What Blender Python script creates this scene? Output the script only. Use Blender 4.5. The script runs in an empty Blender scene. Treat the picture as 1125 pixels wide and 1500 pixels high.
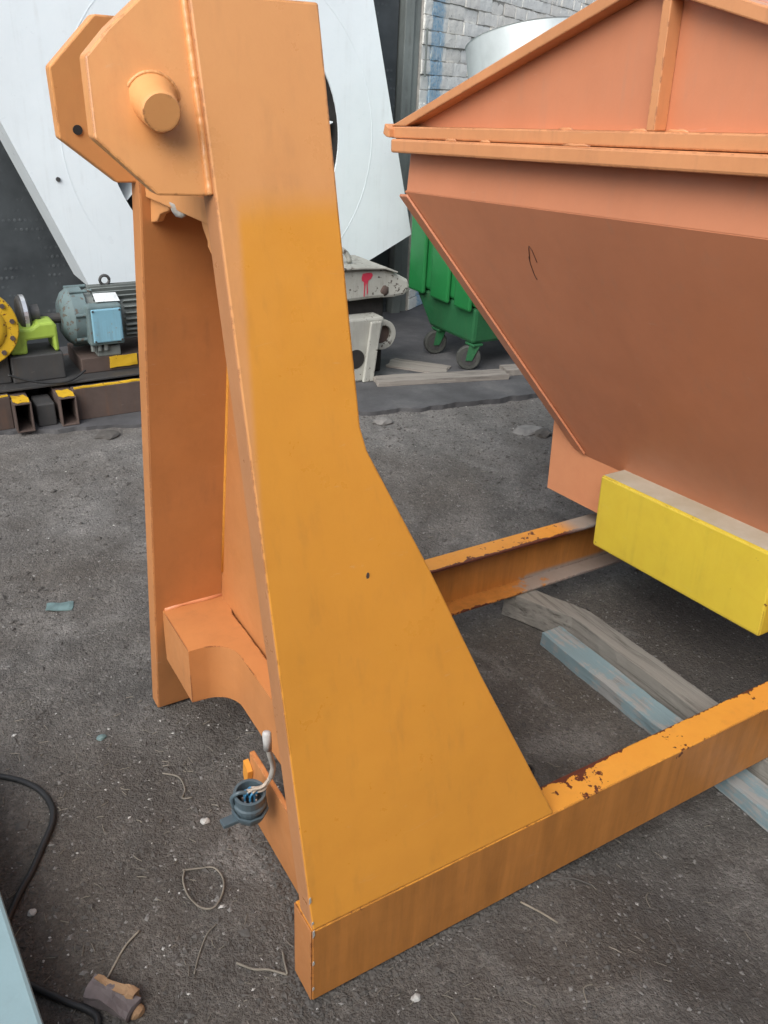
import bpy, bmesh, math, random
from mathutils import Vector, Matrix, noise
from math import radians, sin, cos, pi
random.seed(7)
S = bpy.context.scene
COL = S.collection

# ------------------------------------------------------------------ camera
CAM_H = 1.5
cam = bpy.data.cameras.new('camera')
cam.sensor_fit = 'HORIZONTAL'; cam.sensor_width = 36.0
cam.lens = 1233.407 / 1125 * 36.0
cam.clip_end = 500; cam.clip_start = 0.02
camo = bpy.data.objects.new('camera', cam); COL.objects.link(camo)
def cam_axes():
    c = (562.5, 750.0); f = 1233.407
    X = Vector((2800 - c[0], 215 - c[1], f)).normalized()
    Y = Vector((-280 - c[0], 70 - c[1], f)).normalized()
    Z = X.cross(Y)
    if Z.y > 0: Z = -Z
    col = lambda k: Vector((X[k], Y[k], Z[k]))
    return col(0), col(1), col(2)
r_, d_, f_ = cam_axes()
m = Matrix.Identity(4)
for i in range(3):
    m[i][0] = r_[i]; m[i][1] = -d_[i]; m[i][2] = -f_[i]
m[2][3] = CAM_H
camo.matrix_world = m
S.camera = camo
S.render.resolution_x = 768; S.render.resolution_y = 1024

# ------------------------------------------------------------------ sky, sun, exposure
SUN_EL, SUN_AZ = radians(44), radians(236)      # azimuth clockwise from +Y
w = bpy.data.worlds.new('World'); S.world = w; w.use_nodes = True
nt = w.node_tree; nt.nodes.clear()
sky = nt.nodes.new('ShaderNodeTexSky'); sky.sky_type = 'NISHITA'; sky.sun_disc = False
sky.sun_elevation = SUN_EL; sky.sun_rotation = SUN_AZ
sky.air_density = 1.0; sky.dust_density = 3.0; sky.ozone_density = 1.0
hsv = nt.nodes.new('ShaderNodeHueSaturation'); hsv.inputs['Saturation'].default_value = 0.5
bg = nt.nodes.new('ShaderNodeBackground'); bg.inputs['Strength'].default_value = 0.15
out = nt.nodes.new('ShaderNodeOutputWorld')
nt.links.new(sky.outputs[0], hsv.inputs['Color']); nt.links.new(hsv.outputs[0], bg.inputs['Color'])
nt.links.new(bg.outputs[0], out.inputs['Surface'])
sun = bpy.data.lights.new('sun', 'SUN'); sun.energy = 1.6; sun.angle = radians(50); sun.color = (1.0, 0.985, 0.965)
suno = bpy.data.objects.new('sun', sun); COL.objects.link(suno)
sdir = Vector((sin(SUN_AZ) * cos(SUN_EL), cos(SUN_AZ) * cos(SUN_EL), sin(SUN_EL)))
suno.rotation_euler = sdir.to_track_quat('Z', 'Y').to_euler()
S.view_settings.view_transform = 'Standard'; S.view_settings.look = 'None'
S.view_settings.exposure = 0.62; S.view_settings.gamma = 1.0

# ------------------------------------------------------------------ materials
def nodes(name):
    mt = bpy.data.materials.new(name); mt.use_nodes = True
    t = mt.node_tree; b = t.nodes['Principled BSDF']
    return mt, t, b
def N(t, kind, **kw):
    n = t.nodes.new(kind)
    for k, v in kw.items():
        if k in n.inputs: n.inputs[k].default_value = v
        else: setattr(n, k, v)
    return n
def coord(t, scale=(1, 1, 1)):
    tc = N(t, 'ShaderNodeTexCoord'); mp = N(t, 'ShaderNodeMapping')
    mp.inputs['Scale'].default_value = scale
    t.links.new(tc.outputs['Object'], mp.inputs['Vector'])
    return mp.outputs[0]
def noise_n(t, vec, scale, detail=4, rough=0.55, dist=0.0):
    n = N(t, 'ShaderNodeTexNoise'); n.inputs['Scale'].default_value = scale
    n.inputs['Detail'].default_value = detail; n.inputs['Roughness'].default_value = rough
    n.inputs['Distortion'].default_value = dist
    t.links.new(vec, n.inputs['Vector']); return n.outputs['Fac']
def ramp(t, fac, stops):
    r = N(t, 'ShaderNodeValToRGB'); e = r.color_ramp.elements
    while len(e) > 1: e.remove(e[-1])
    e[0].position = stops[0][0]; e[0].color = (*stops[0][1], 1) if not isinstance(stops[0][1], float) else (stops[0][1],) * 3 + (1,)
    for p, c in stops[1:]:
        x = e.new(p); x.color = (*c, 1) if not isinstance(c, float) else (c, c, c, 1)
    t.links.new(fac, r.inputs[0]); return r.outputs[0]
def mixc(t, fac, a, b, mode='MIX'):
    mx = N(t, 'ShaderNodeMix'); mx.data_type = 'RGBA'; mx.blend_type = mode
    for s, v in ((mx.inputs[0], fac), (mx.inputs[6], a), (mx.inputs[7], b)):
        if hasattr(v, 'links') or isinstance(v, bpy.types.NodeSocket): t.links.new(v, s)
        else: s.default_value = v if isinstance(v, float) else (*v, 1)
    return mx.outputs[2]
def mathn(t, op, a, b=0.0, c=None):
    n = N(t, 'ShaderNodeMath'); n.operation = op
    for i, v in enumerate((a, b) if c is None else (a, b, c)):
        if isinstance(v, bpy.types.NodeSocket): t.links.new(v, n.inputs[i])
        else: n.inputs[i].default_value = v
    return n.outputs[0]
def sep(t, vec):
    s = N(t, 'ShaderNodeSeparateXYZ'); t.links.new(vec, s.inputs[0]); return s.outputs
def smooth(t, v, lo, hi):
    n = N(t, 'ShaderNodeMapRange'); n.interpolation_type = 'SMOOTHSTEP'
    t.links.new(v, n.inputs[0]); n.inputs[1].default_value = lo; n.inputs[2].default_value = hi
    return n.outputs[0]
def bump(t, b, h, strength=0.2, dist=0.01):
    n = N(t, 'ShaderNodeBump'); n.inputs['Strength'].default_value = strength; n.inputs['Distance'].default_value = dist
    t.links.new(h, n.inputs['Height']); t.links.new(n.outputs[0], b.inputs['Normal'])

def painted(name, base, rough=0.42, var=0.10, dirt=(0.10, 0.07, 0.045), dirt_amt=0.35, chips=0.0, rust=(0.13, 0.035, 0.018), wear=0.0, extra=None, mottle=0.3):
    mt, t, b = nodes(name); v = coord(t)
    n1 = noise_n(t, v, 2.3, 5, 0.6); n2 = noise_n(t, v, 11, 6, 0.65)
    lo = tuple(c * (1 - var) for c in base); hi = tuple(min(1, c * (1 + var)) for c in base)
    c = ramp(t, n1, [(0.3, lo), (0.7, hi)])
    if extra: c = extra(t, v, c)
    c = mixc(t, mottle, c, ramp(t, noise_n(t, v, 19, 6, 0.7, 0.5), [(0.28, 0.40), (0.5, 0.5), (0.75, 0.58)]), 'OVERLAY')
    # vertical rain streaks and grime
    st = noise_n(t, coord(t, (34, 34, 1.6)), 1.0, 3, 0.6)
    sm = mathn(t, 'MULTIPLY', ramp(t, st, [(0.52, 0.0), (0.78, 1.0)]), ramp(t, n2, [(0.4, 0.0), (0.75, 1.0)]))
    c = mixc(t, mathn(t, 'MULTIPLY', sm, dirt_amt), c, dirt)
    if chips > 0:
        cn = noise_n(t, v, 42, 4, 0.6)
        big = noise_n(t, v, 5, 2, 0.5)
        cm = ramp(t, mathn(t, 'ADD', cn, mathn(t, 'MULTIPLY', big, 0.35)), [(0.93 - chips, 0.0), (0.945 - chips, 1.0)])
        c = mixc(t, cm, c, rust)
    if wear > 0:
        # paint knocked off along the edges
        bv = N(t, 'ShaderNodeBevel'); bv.samples = 4; bv.inputs['Radius'].default_value = 0.006
        ge = N(t, 'ShaderNodeNewGeometry'); dp = N(t, 'ShaderNodeVectorMath'); dp.operation = 'DOT_PRODUCT'
        t.links.new(bv.outputs[0], dp.inputs[0]); t.links.new(ge.outputs['Normal'], dp.inputs[1])
        em = ramp(t, dp.outputs['Value'], [(0.86, 1.0), (0.985, 0.0)])
        wn = mathn(t, 'ADD', mathn(t, 'MULTIPLY', noise_n(t, v, 55, 4, 0.65), 0.6), mathn(t, 'MULTIPLY', noise_n(t, v, 6, 2, 0.5), 0.5))
        wm = mathn(t, 'MULTIPLY', em, ramp(t, wn, [(0.62 - wear, 0.0), (0.66 - wear, 1.0)]))
        c = mixc(t, wm, c, rust)
    # faint pale scuffs
    sc_ = noise_n(t, coord(t, (9, 9, 60)), 1.0, 4, 0.7, 1.5)
    c = mixc(t, ramp(t, sc_, [(0.66, 0.0), (0.80, 0.22)]), c, (0.62, 0.58, 0.52))
    t.links.new(c, b.inputs['Base Color'])
    rr = ramp(t, n2, [(0.3, max(0.05, rough - 0.10)), (0.75, min(1, rough + 0.16))])
    t.links.new(rr, b.inputs['Roughness'])
    h = mathn(t, 'ADD', noise_n(t, v, 3.0, 2, 0.4), mathn(t, 'MULTIPLY', noise_n(t, v, 160, 2, 0.5), 0.035))
    bump(t, b, h, 0.5, 0.010)
    return mt
ORANGE = (0.68, 0.29, 0.042); OLD = (0.68, 0.315, 0.115); DULL_SHADE = (0.50, 0.20, 0.045)
def repaint(t, v, c):
    # the newer, yellower coat brushed over the lower part of the leg
    s = sep(t, v); x, y, z = s[0], s[1], s[2]
    wob = mathn(t, 'MULTIPLY', mathn(t, 'SUBTRACT', noise_n(t, v, 9, 3), 0.5), 0.03)
    up = smooth(t, mathn(t, 'ADD', z, wob), 1.362, 1.300)
    lim = mathn(t, 'MULTIPLY', mathn(t, 'SUBTRACT', z, 0.84), 0.06)
    side = smooth(t, mathn(t, 'SUBTRACT', mathn(t, 'ADD', x, mathn(t, 'MULTIPLY', wob, 0.15)), lim), -0.006, 0.008)
    mk = mathn(t, 'MULTIPLY', up, side)
    n1 = noise_n(t, v, 2.3, 5, 0.6)
    old = ramp(t, n1, [(0.3, tuple(k * 0.93 for k in OLD)), (0.7, OLD)])
    c = mixc(t, mk, old, c)
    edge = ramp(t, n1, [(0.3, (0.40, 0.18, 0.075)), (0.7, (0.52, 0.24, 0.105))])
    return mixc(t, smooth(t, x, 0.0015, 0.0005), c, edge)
def beam_wear_shade(t, v, c):
    # flaking along the inner edge of the flanges, spots, and grey dust further along
    s = sep(t, v); x, y, z = s[0], s[1], s[2]
    cn = noise_n(t, v, 55, 5, 0.62); bn = noise_n(t, v, 7, 3, 0.5)
    near = mathn(t, 'ABSOLUTE', mathn(t, 'SUBTRACT', y, 0.075))
    far = mathn(t, 'ABSOLUTE', mathn(t, 'SUBTRACT', y, 0.89))
    e = mathn(t, 'MINIMUM', near, far)
    edge = smooth(t, e, 0.018, 0.0)
    f = mathn(t, 'ADD', mathn(t, 'ADD', mathn(t, 'MULTIPLY', cn, 0.55), mathn(t, 'MULTIPLY', bn, 0.55)), mathn(t, 'MULTIPLY', edge, 0.23))
    low = smooth(t, z, 0.15, 0.185)
    spot = ramp(t, mathn(t, 'MULTIPLY', f, mathn(t, 'ADD', mathn(t, 'MULTIPLY', low, 0.15), 0.85)), [(0.655, 0.0), (0.668, 1.0)])
    tone = ramp(t, noise_n(t, coord(t, (26, 26, 2.5)), 1.0, 4, 0.7), [(0.35, tuple(k * 0.85 for k in DULL_SHADE)), (0.65, tuple(k * 1.12 for k in DULL_SHADE))])
    c = mixc(t, smooth(t, z, 0.1885, 0.1865), c, tone)  # older, duller coat on the web also carries its shade in the colour
    c = mixc(t, spot, c, (0.105, 0.028, 0.016))
    g = mathn(t, 'MULTIPLY', smooth(t, mathn(t, 'ADD', x, mathn(t, 'MULTIPLY', mathn(t, 'SUBTRACT', noise_n(t, v, 16, 5, 0.7), 0.5), 0.7)), 1.22, 1.30), smooth(t, y, 0.5, 0.6))
    gl = mathn(t, 'MAXIMUM', smooth(t, z, 0.03, 0.012), mathn(t, 'MULTIPLY', smooth(t, z, 0.180, 0.188), smooth(t, x, 1.36, 1.46)))
    return mixc(t, mathn(t, 'MULTIPLY', mathn(t, 'MULTIPLY', g, gl), 0.85), c, (0.30, 0.285, 0.265))
M = {}
M['orange'] = painted('orange_paint', ORANGE, 0.42, 0.09, dirt_amt=0.3, wear=0.08)
M['orange_dull_shade'] = painted('dull_shaded_orange_paint', (0.47, 0.195, 0.066), 0.5, 0.12, dirt_amt=0.35, wear=0.08)  # duller orange for inner and lower faces, part of their shade in the colour
M['orange_plate'] = painted('orange_plate_paint', ORANGE, 0.33, 0.08, dirt_amt=0.28, wear=0.06, extra=repaint, mottle=0.16)
M['orange_beam'] = painted('orange_beam_paint', ORANGE, 0.40, 0.07, dirt_amt=0.35, wear=0.10, extra=beam_wear_shade)
M['orange_old'] = painted('orange_old_paint', OLD, 0.33, 0.10, dirt_amt=0.3, wear=0.07)
M['terra'] = painted('terracotta_paint', (0.53, 0.208, 0.105), 0.40, 0.07, dirt=(0.36, 0.22, 0.15), dirt_amt=0.4, mottle=0.15)
M['terra_light'] = painted('terracotta_flange_paint', (0.56, 0.25, 0.108), 0.40, 0.10, dirt_amt=0.35, wear=0.07)
M['apricot'] = painted('apricot_paint', (0.62, 0.26, 0.125), 0.45, 0.05, dirt_amt=0.15)
M['yellow'] = painted('yellow_paint', (0.68, 0.51, 0.05), 0.38, 0.06, dirt=(0.2, 0.13, 0.03), dirt_amt=0.3, chips=0.02, wear=0.07)
M['white'] = painted('white_paint', (0.76, 0.83, 0.86), 0.35, 0.04, dirt=(0.35, 0.36, 0.34), dirt_amt=0.3)
M['green'] = painted('green_paint', (0.015, 0.155, 0.042), 0.36, 0.15, dirt=(0.03, 0.10, 0.04), dirt_amt=0.4)
M['green_dark'] = painted('dark_green_paint', (0.02, 0.12, 0.045), 0.5, 0.15, dirt_amt=0.4)
M['motor'] = painted('motor_teal_paint', (0.14, 0.20, 0.205), 0.65, 0.4, dirt=(0.06, 0.06, 0.055), dirt_amt=1.0, chips=0.16, rust=(0.10, 0.085, 0.07))
M['motor_lid'] = painted('motor_blue_paint', (0.20, 0.40, 0.50), 0.45, 0.12, dirt_amt=0.8, chips=0.07, rust=(0.26, 0.24, 0.19))
M['fin'] = painted('fin_grey_paint', (0.17, 0.19, 0.18), 0.55, 0.25, dirt=(0.05, 0.045, 0.04), dirt_amt=0.8)
M['yellow_old'] = painted('worn_yellow_paint', (0.62, 0.38, 0.02), 0.5, 0.12, dirt=(0.12, 0.07, 0.02), dirt_amt=0.8, chips=0.13)
M['lime'] = painted('lime_paint', (0.33, 0.47, 0.07), 0.5, 0.2, dirt=(0.08, 0.09, 0.03), dirt_amt=0.9, chips=0.04, rust=(0.09, 0.09, 0.05))
M['rusty'] = painted('rusty_steel', (0.085, 0.06, 0.05), 0.8, 0.35, dirt=(0.16, 0.08, 0.045), dirt_amt=0.8)
M['dark_steel'] = painted('dark_oily_steel', (0.05, 0.05, 0.05), 0.55, 0.3, dirt_amt=0.6)
M['bright'] = painted('bright_steel', (0.75, 0.76, 0.77), 0.3, 0.05, dirt_amt=0.3)
M['bright'].node_tree.nodes['Principled BSDF'].inputs['Metallic'].default_value = 0.8
M['galv'] = painted('galvanised_steel', (0.50, 0.55, 0.55), 0.45, 0.10, dirt=(0.3, 0.32, 0.3), dirt_amt=0.5)
M['galv'].node_tree.nodes['Principled BSDF'].inputs['Metallic'].default_value = 0.35
M['casting'] = painted('flaking_grey_casting', (0.37, 0.37, 0.33), 0.75, 0.25, dirt=(0.11, 0.09, 0.065), dirt_amt=1.0, chips=0.14, rust=(0.09, 0.075, 0.065))
M['red'] = painted('red_spray_paint', (0.50, 0.035, 0.07), 0.5, 0.1)
M['pale'] = painted('pale_blue_paint', (0.25, 0.365, 0.39), 0.5, 0.08, dirt=(0.2, 0.25, 0.25), dirt_amt=0.5)
def simple(name, c, rough=0.6, metal=0.0):
    mt, t, b = nodes(name); v = coord(t)
    n = noise_n(t, v, 30, 4, 0.6)
    t.links.new(ramp(t, n, [(0.3, tuple(k * 0.75 for k in c)), (0.7, tuple(min(1, k * 1.2) for k in c))]), b.inputs['Base Color'])
    b.inputs['Roughness'].default_value = rough; b.inputs['Metallic'].default_value = metal
    return mt
M['black'] = simple('black_rubber', (0.018, 0.019, 0.02), 0.55)
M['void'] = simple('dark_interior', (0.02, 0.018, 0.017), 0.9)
M['tape'] = simple('white_tape', (0.58, 0.58, 0.56), 0.5)
M['wire_blue'] = simple('blue_wire', (0.05, 0.20, 0.36), 0.4)
M['wire_pale'] = simple('pale_wire', (0.50, 0.42, 0.34), 0.5)
M['connector'] = painted('connector_plastic', (0.08, 0.115, 0.135), 0.42, 0.2, dirt=(0.25, 0.24, 0.22), dirt_amt=0.5, chips=0.02, rust=(0.25, 0.25, 0.24))
M['marker'] = simple('black_marker', (0.05, 0.025, 0.02), 0.6)
M['straw'] = simple('dry_straw', (0.19, 0.172, 0.14), 0.9)
M['bark'] = simple('grey_twig', (0.27, 0.24, 0.19), 0.9)
M['chip'] = simple('white_chip', (0.46, 0.455, 0.43), 0.7)
M['chip_grey'] = simple('grey_stone', (0.19, 0.183, 0.172), 0.85)
M['chip_dark'] = simple('dark_stone', (0.082, 0.076, 0.069), 0.85)
M['teal_chip'] = simple('teal_shard', (0.13, 0.20, 0.20), 0.6)
M['brick_frag'] = simple('broken_brick_face', (0.30, 0.185, 0.10), 0.9)
M['brick_side'] = simple('broken_brick_side', (0.13, 0.11, 0.11), 0.95)
M['tyre'] = simple('dusty_dark_tyre', (0.055, 0.058, 0.052), 0.8)
M['weld'] = simple('grey_weld_spatter', (0.42, 0.40, 0.36), 0.7)
M['label'] = simple('paper_label', (0.72, 0.76, 0.76), 0.6)

def wood(name, base, dark, axis_scale, paint=None, paint_amt=0.5):
    mt, t, b = nodes(name); v = coord(t, axis_scale)
    g = noise_n(t, v, 1.0, 6, 0.7, 0.6); v2 = coord(t)
    c = ramp(t, g, [(0.30, dark), (0.48, base), (0.75, tuple(min(1, k * 1.25) for k in base))])
    if paint:
        pm = ramp(t, mathn(t, 'ADD', mathn(t, 'MULTIPLY', g, 0.4), mathn(t, 'MULTIPLY', noise_n(t, v2, 14, 5, 0.65), 0.6)), [(0.47, 0.92), (0.53, 0.0)])
        c = mixc(t, pm, c, paint)
    t.links.new(c, b.inputs['Base Color']); b.inputs['Roughness'].default_value = 0.88
    bump(t, b, g, 0.6, 0.006); return mt
M['timber'] = wood('weathered_timber', (0.225, 0.212, 0.186), (0.075, 0.068, 0.058), (55, 2.5, 55))
M['timber_blue'] = wood('blue_painted_timber', (0.27, 0.275, 0.265), (0.10, 0.10, 0.095), (55, 2.5, 55), (0.19, 0.275, 0.30), 1.0)
M['plank'] = wood('grey_plank', (0.23, 0.21, 0.185), (0.07, 0.062, 0.055), (2.5, 50, 50))

def ground_mat():
    """packed, damp, gritty yard dirt"""
    mt, t, b = nodes('packed_gritty_dirt'); v = coord(t)
    big = noise_n(t, v, 1.1, 5, 0.6, 0.4); mid = noise_n(t, v, 5, 7, 0.7); fine = noise_n(t, v, 60, 5, 0.72); grit = noise_n(t, v, 240, 2, 0.6)
    s = sep(t, v)
    dry = smooth(t, mathn(t, 'ADD', s[1], mathn(t, 'MULTIPLY', mathn(t, 'SUBTRACT', mid, 0.5), 1.2)), 1.5, 2.9)
    damp = ramp(t, mid, [(0.28, (0.040, 0.0395, 0.039)), (0.50, (0.073, 0.073, 0.0725)), (0.70, (0.112, 0.113, 0.113))])
    dust = ramp(t, mid, [(0.30, (0.080, 0.0815, 0.083)), (0.52, (0.125, 0.128, 0.131)), (0.72, (0.185, 0.188, 0.19))])
    c = mixc(t, mathn(t, 'MULTIPLY', dry, 0.85), damp, dust)
    c = mixc(t, ramp(t, big, [(0.40, 0.0), (0.60, 0.6)]), c, (0.060, 0.053, 0.046))
    c = mixc(t, ramp(t, noise_n(t, v, 2.6, 4, 0.6, 0.8), [(0.56, 0.0), (0.70, 0.6)]), c, (0.15, 0.153, 0.155))
    vo = N(t, 'ShaderNodeTexVoronoi'); vo.inputs['Scale'].default_value = 130; t.links.new(v, vo.inputs['Vector'])
    c = mixc(t, 0.42, c, ramp(t, sep(t, vo.outputs['Color'])[0], [(0.0, 0.28), (0.5, 0.48), (0.9, 0.62), (1.0, 0.95)]), 'OVERLAY')
    spk = ramp(t, fine, [(0.60, 0.0), (0.76, 1.0)])
    c = mixc(t, mathn(t, 'MULTIPLY', spk, 0.45), c, (0.17, 0.165, 0.155))
    drk = ramp(t, grit, [(0.34, 1.0), (0.46, 0.0)])
    c = mixc(t, mathn(t, 'MULTIPLY', drk, 0.45), c, (0.024, 0.023, 0.022))
    c = mixc(t, 1.0, c, (1.62, 1.52, 1.40), 'MULTIPLY')
    t.links.new(c, b.inputs['Base Color'])
    t.links.new(ramp(t, mid, [(0.3, 0.6), (0.7, 0.95)]), b.inputs['Roughness'])
    b.inputs['Specular IOR Level'].default_value = 0.35
    h = mathn(t, 'ADD', mathn(t, 'ADD', mathn(t, 'MULTIPLY', mid, 0.6), mathn(t, 'MULTIPLY', mathn(t, 'SUBTRACT', 1.0, vo.outputs['Distance']), 0.12)), mathn(t, 'ADD', mathn(t, 'MULTIPLY', fine, 0.4), mathn(t, 'MULTIPLY', grit, 0.14)))
    bump(t, b, h, 1.0, 0.024); return mt
M['ground'] = ground_mat()
def concrete():
    mt, t, b = nodes('worn_concrete'); v = coord(t)
    n = noise_n(t, v, 4, 6, 0.65); f = noise_n(t, v, 60, 4, 0.65)
    c = ramp(t, n, [(0.3, (0.05, 0.05, 0.052)), (0.55, (0.085, 0.085, 0.089)), (0.75, (0.14, 0.137, 0.134))])
    c = mixc(t, ramp(t, f, [(0.55, 0.0), (0.75, 0.5)]), c, (0.05, 0.048, 0.047))
    t.links.new(c, b.inputs['Base Color']); b.inputs['Roughness'].default_value = 0.8
    bump(t, b, mathn(t, 'ADD', n, mathn(t, 'MULTIPLY', f, 0.4)), 0.5, 0.01); return mt
M['concrete'] = concrete()
def cladding():
    mt, t, b = nodes('dark_dimpled_sheet'); v = coord(t)
    n = noise_n(t, v, 3, 5, 0.6)
    c = ramp(t, n, [(0.3, (0.026, 0.032, 0.036)), (0.7, (0.075, 0.086, 0.093))])
    # rows of small pale dimples
    s = sep(t, v)
    row = mathn(t, 'FRACT', mathn(t, 'MULTIPLY', s[2], 1 / 0.05)); colu = mathn(t, 'FRACT', mathn(t, 'MULTIPLY', s[0], 1 / 0.028))
    dd = mathn(t, 'ADD', mathn(t, 'POWER', mathn(t, 'SUBTRACT', row, 0.5), 2.0), mathn(t, 'MULTIPLY', mathn(t, 'POWER', mathn(t, 'SUBTRACT', colu, 0.5), 2.0), 0.32))
    dot = mathn(t, 'MULTIPLY', smooth(t, dd, 0.04, 0.015), ramp(t, noise_n(t, v, 5, 3, 0.6), [(0.50, 0.0), (0.66, 1.0)]))
    c = mixc(t, mathn(t, 'MULTIPLY', dot, 0.28), c, (0.17, 0.19, 0.20))
    t.links.new(c, b.inputs['Base Color']); b.inputs['Roughness'].default_value = 0.6
    bump(t, b, dot, 0.5, 0.004); return mt
M['clad'] = cladding()
def brick_paint():
    mt, t, b = nodes('whitewashed_brick')
    g = N(t, 'ShaderNodeNewGeometry'); s = sep(t, g.outputs['Position'])
    oi = N(t, 'ShaderNodeObjectInfo')
    v = g.outputs['Position']; n = noise_n(t, v, 14, 6, 0.7); n2 = noise_n(t, v, 60, 3, 0.6)
    c = ramp(t, n, [(0.22, (0.66, 0.66, 0.60)), (0.38, (0.86, 0.87, 0.82)), (0.7, (0.90, 0.91, 0.88))])
    tint = ramp(t, oi.outputs['Random'], [(0.0, (0.80, 0.71, 0.58)), (0.35, (0.90, 0.86, 0.77)), (0.7, (0.88, 0.88, 0.82)), (1.0, (0.86, 0.77, 0.66))])
    c = mixc(t, 0.45, c, tint)
    c = mixc(t, ramp(t, n2, [(0.62, 0.0), (0.72, 0.6)]), c, (0.30, 0.28, 0.25))
    # brushed blue band beside the corner
    al = mathn(t, 'ADD', mathn(t, 'MULTIPLY', mathn(t, 'SUBTRACT', s[0], 3.281), 0.844), mathn(t, 'MULTIPLY', mathn(t, 'SUBTRACT', s[1], 5.023), 0.537))
    al = mathn(t, 'ADD', al, mathn(t, 'MULTIPLY', mathn(t, 'SUBTRACT', n, 0.5), 0.16))
    band = mathn(t, 'MULTIPLY', smooth(t, al, 0.10, 0.14), smooth(t, al, 0.34, 0.29))
    c = mixc(t, mathn(t, 'MULTIPLY', band, ramp(t, n2, [(0.35, 0.95), (0.66, 0.45)])), c, (0.20, 0.42, 0.60))
    t.links.new(c, b.inputs['Base Color']); b.inputs['Roughness'].default_value = 0.8
    bump(t, b, mathn(t, 'ADD', n, mathn(t, 'MULTIPLY', n2, 0.4)), 0.6, 0.012); return mt
M['brick'] = brick_paint()
M['mortar'] = simple('pale_mortar', (0.46, 0.44, 0.40), 0.95)

# ------------------------------------------------------------------ helpers
ROOT = {}
def tag(o, label=None, cat=None, group=None, kind=None):
    if label: o['label'] = label
    if cat: o['category'] = cat
    if group: o['group'] = group
    if kind: o['kind'] = kind
    return o
def thing(name, label, cat, loc, rot=(0, 0, 0), group=None):
    o = bpy.data.objects.new(name, None); COL.objects.link(o)
    o.location = loc; o.rotation_euler = rot; o.empty_display_size = 0.1
    ROOT[o.name] = Vector(loc)
    return tag(o, label, cat, group)
def obj(name, geo, mat, parent=None, local=False, smooth_=False, bevel=0.0, label=None, kind=None, loc=None):
    """geo=(verts,faces); world coordinates unless local"""
    vs, fs = geo
    off = Vector((0, 0, 0))
    if parent is not None and not local: off = ROOT[parent.name]
    if parent is None and loc is not None: off = Vector(loc)
    me = bpy.data.meshes.new(name)
    me.from_pydata([tuple(Vector(v) - off) for v in vs], [], fs); me.update()
    bm = bmesh.new(); bm.from_mesh(me); bmesh.ops.recalc_face_normals(bm, faces=bm.faces); bm.to_mesh(me); bm.free()
    o = bpy.data.objects.new(name, me); COL.objects.link(o)
    if parent is not None:
        o.parent = parent; ROOT[o.name] = off
    elif loc is not None:
        o.location = loc; ROOT[o.name] = off
    else: ROOT[o.name] = off
    me.materials.append(M[mat] if isinstance(mat, str) else mat)
    if smooth_ == 'auto':
        es = o.modifiers.new('split', 'EDGE_SPLIT'); es.split_angle = radians(32 if bevel == 0 else 50)
    if smooth_:
        for p in me.polygons: p.use_smooth = True
    if bevel > 0:
        b = o.modifiers.new('bevel', 'BEVEL'); b.width = bevel; b.segments = 2; b.limit_method = 'ANGLE'; b.angle_limit = radians(40)
    if label: o['label'] = label
    if kind: o['kind'] = kind
    return o
def box(x0, x1, y0, y1, z0, z1):
    v = [(x, y, z) for z in (z0, z1) for y in (y0, y1) for x in (x0, x1)]
    return v, [(0, 2, 3, 1), (4, 5, 7, 6), (0, 1, 5, 4), (2, 6, 7, 3), (0, 4, 6, 2), (1, 3, 7, 5)]
def join(*gs):
    V, F = [], []
    for v, f in gs:
        k = len(V); V += list(v); F += [tuple(i + k for i in q) for q in f]
    return V, F
def prism(pts, vec):
    """extrude a flat polygon (3D points) by vec"""
    n = len(pts); v = [Vector(p) for p in pts] + [Vector(p) + Vector(vec) for p in pts]
    f = [tuple(range(n)), tuple(range(2 * n - 1, n - 1, -1))] + [(i, (i + 1) % n, n + (i + 1) % n, n + i) for i in range(n)]
    return v, f
def frame_of(a):
    a = Vector(a).normalized(); u = a.cross(Vector((0, 0, 1)))
    if u.length < 1e-3: u = Vector((1, 0, 0))
    u.normalize(); return a, u, a.cross(u).normalized()
def lathe(p0, axis, prof, n=24, closed=True):
    """prof: list of (distance along axis, radius)"""
    a, u, w_ = frame_of(axis); p0 = Vector(p0); V, F = [], []
    for d, r in prof:
        for i in range(n):
            q = 2 * pi * i / n; V.append(p0 + a * d + (u * cos(q) + w_ * sin(q)) * r)
    for k in range(len(prof) - 1):
        for i in range(n):
            j = (i + 1) % n; F.append((k * n + i, k * n + j, (k + 1) * n + j, (k + 1) * n + i))
    if closed:
        F.append(tuple(range(n - 1, -1, -1))); F.append(tuple(range((len(prof) - 1) * n, len(prof) * n)))
    return V, F
def cyl(p0, p1, r0, r1=None, n=20):
    d = Vector(p1) - Vector(p0); return lathe(p0, d, [(0, r0), (d.length, r0 if r1 is None else r1)], n)
def tube(pts, r, n=8, taper=None):
    pts = [Vector(p) for p in pts]; V, F = [], []
    up = None
    for i, p in enumerate(pts):
        d = (pts[min(i + 1, len(pts) - 1)] - pts[max(i - 1, 0)]).normalized()
        if up is None:
            up = d.cross(Vector((0, 0, 1)))
            if up.length < 1e-3: up = Vector((1, 0, 0))
        up = (up - d * up.dot(d)).normalized(); w_ = d.cross(up)
        rr = r if taper is None else r * taper[i]
        for k in range(n):
            q = 2 * pi * k / n; V.append(p + (up * cos(q) + w_ * sin(q)) * rr)
    for i in range(len(pts) - 1):
        for k in range(n):
            j = (k + 1) % n; F.append((i * n + k, i * n + j, (i + 1) * n + j, (i + 1) * n + k))
    F.append(tuple(range(n - 1, -1, -1))); F.append(tuple(range((len(pts) - 1) * n, len(pts) * n)))
    return V, F
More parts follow.
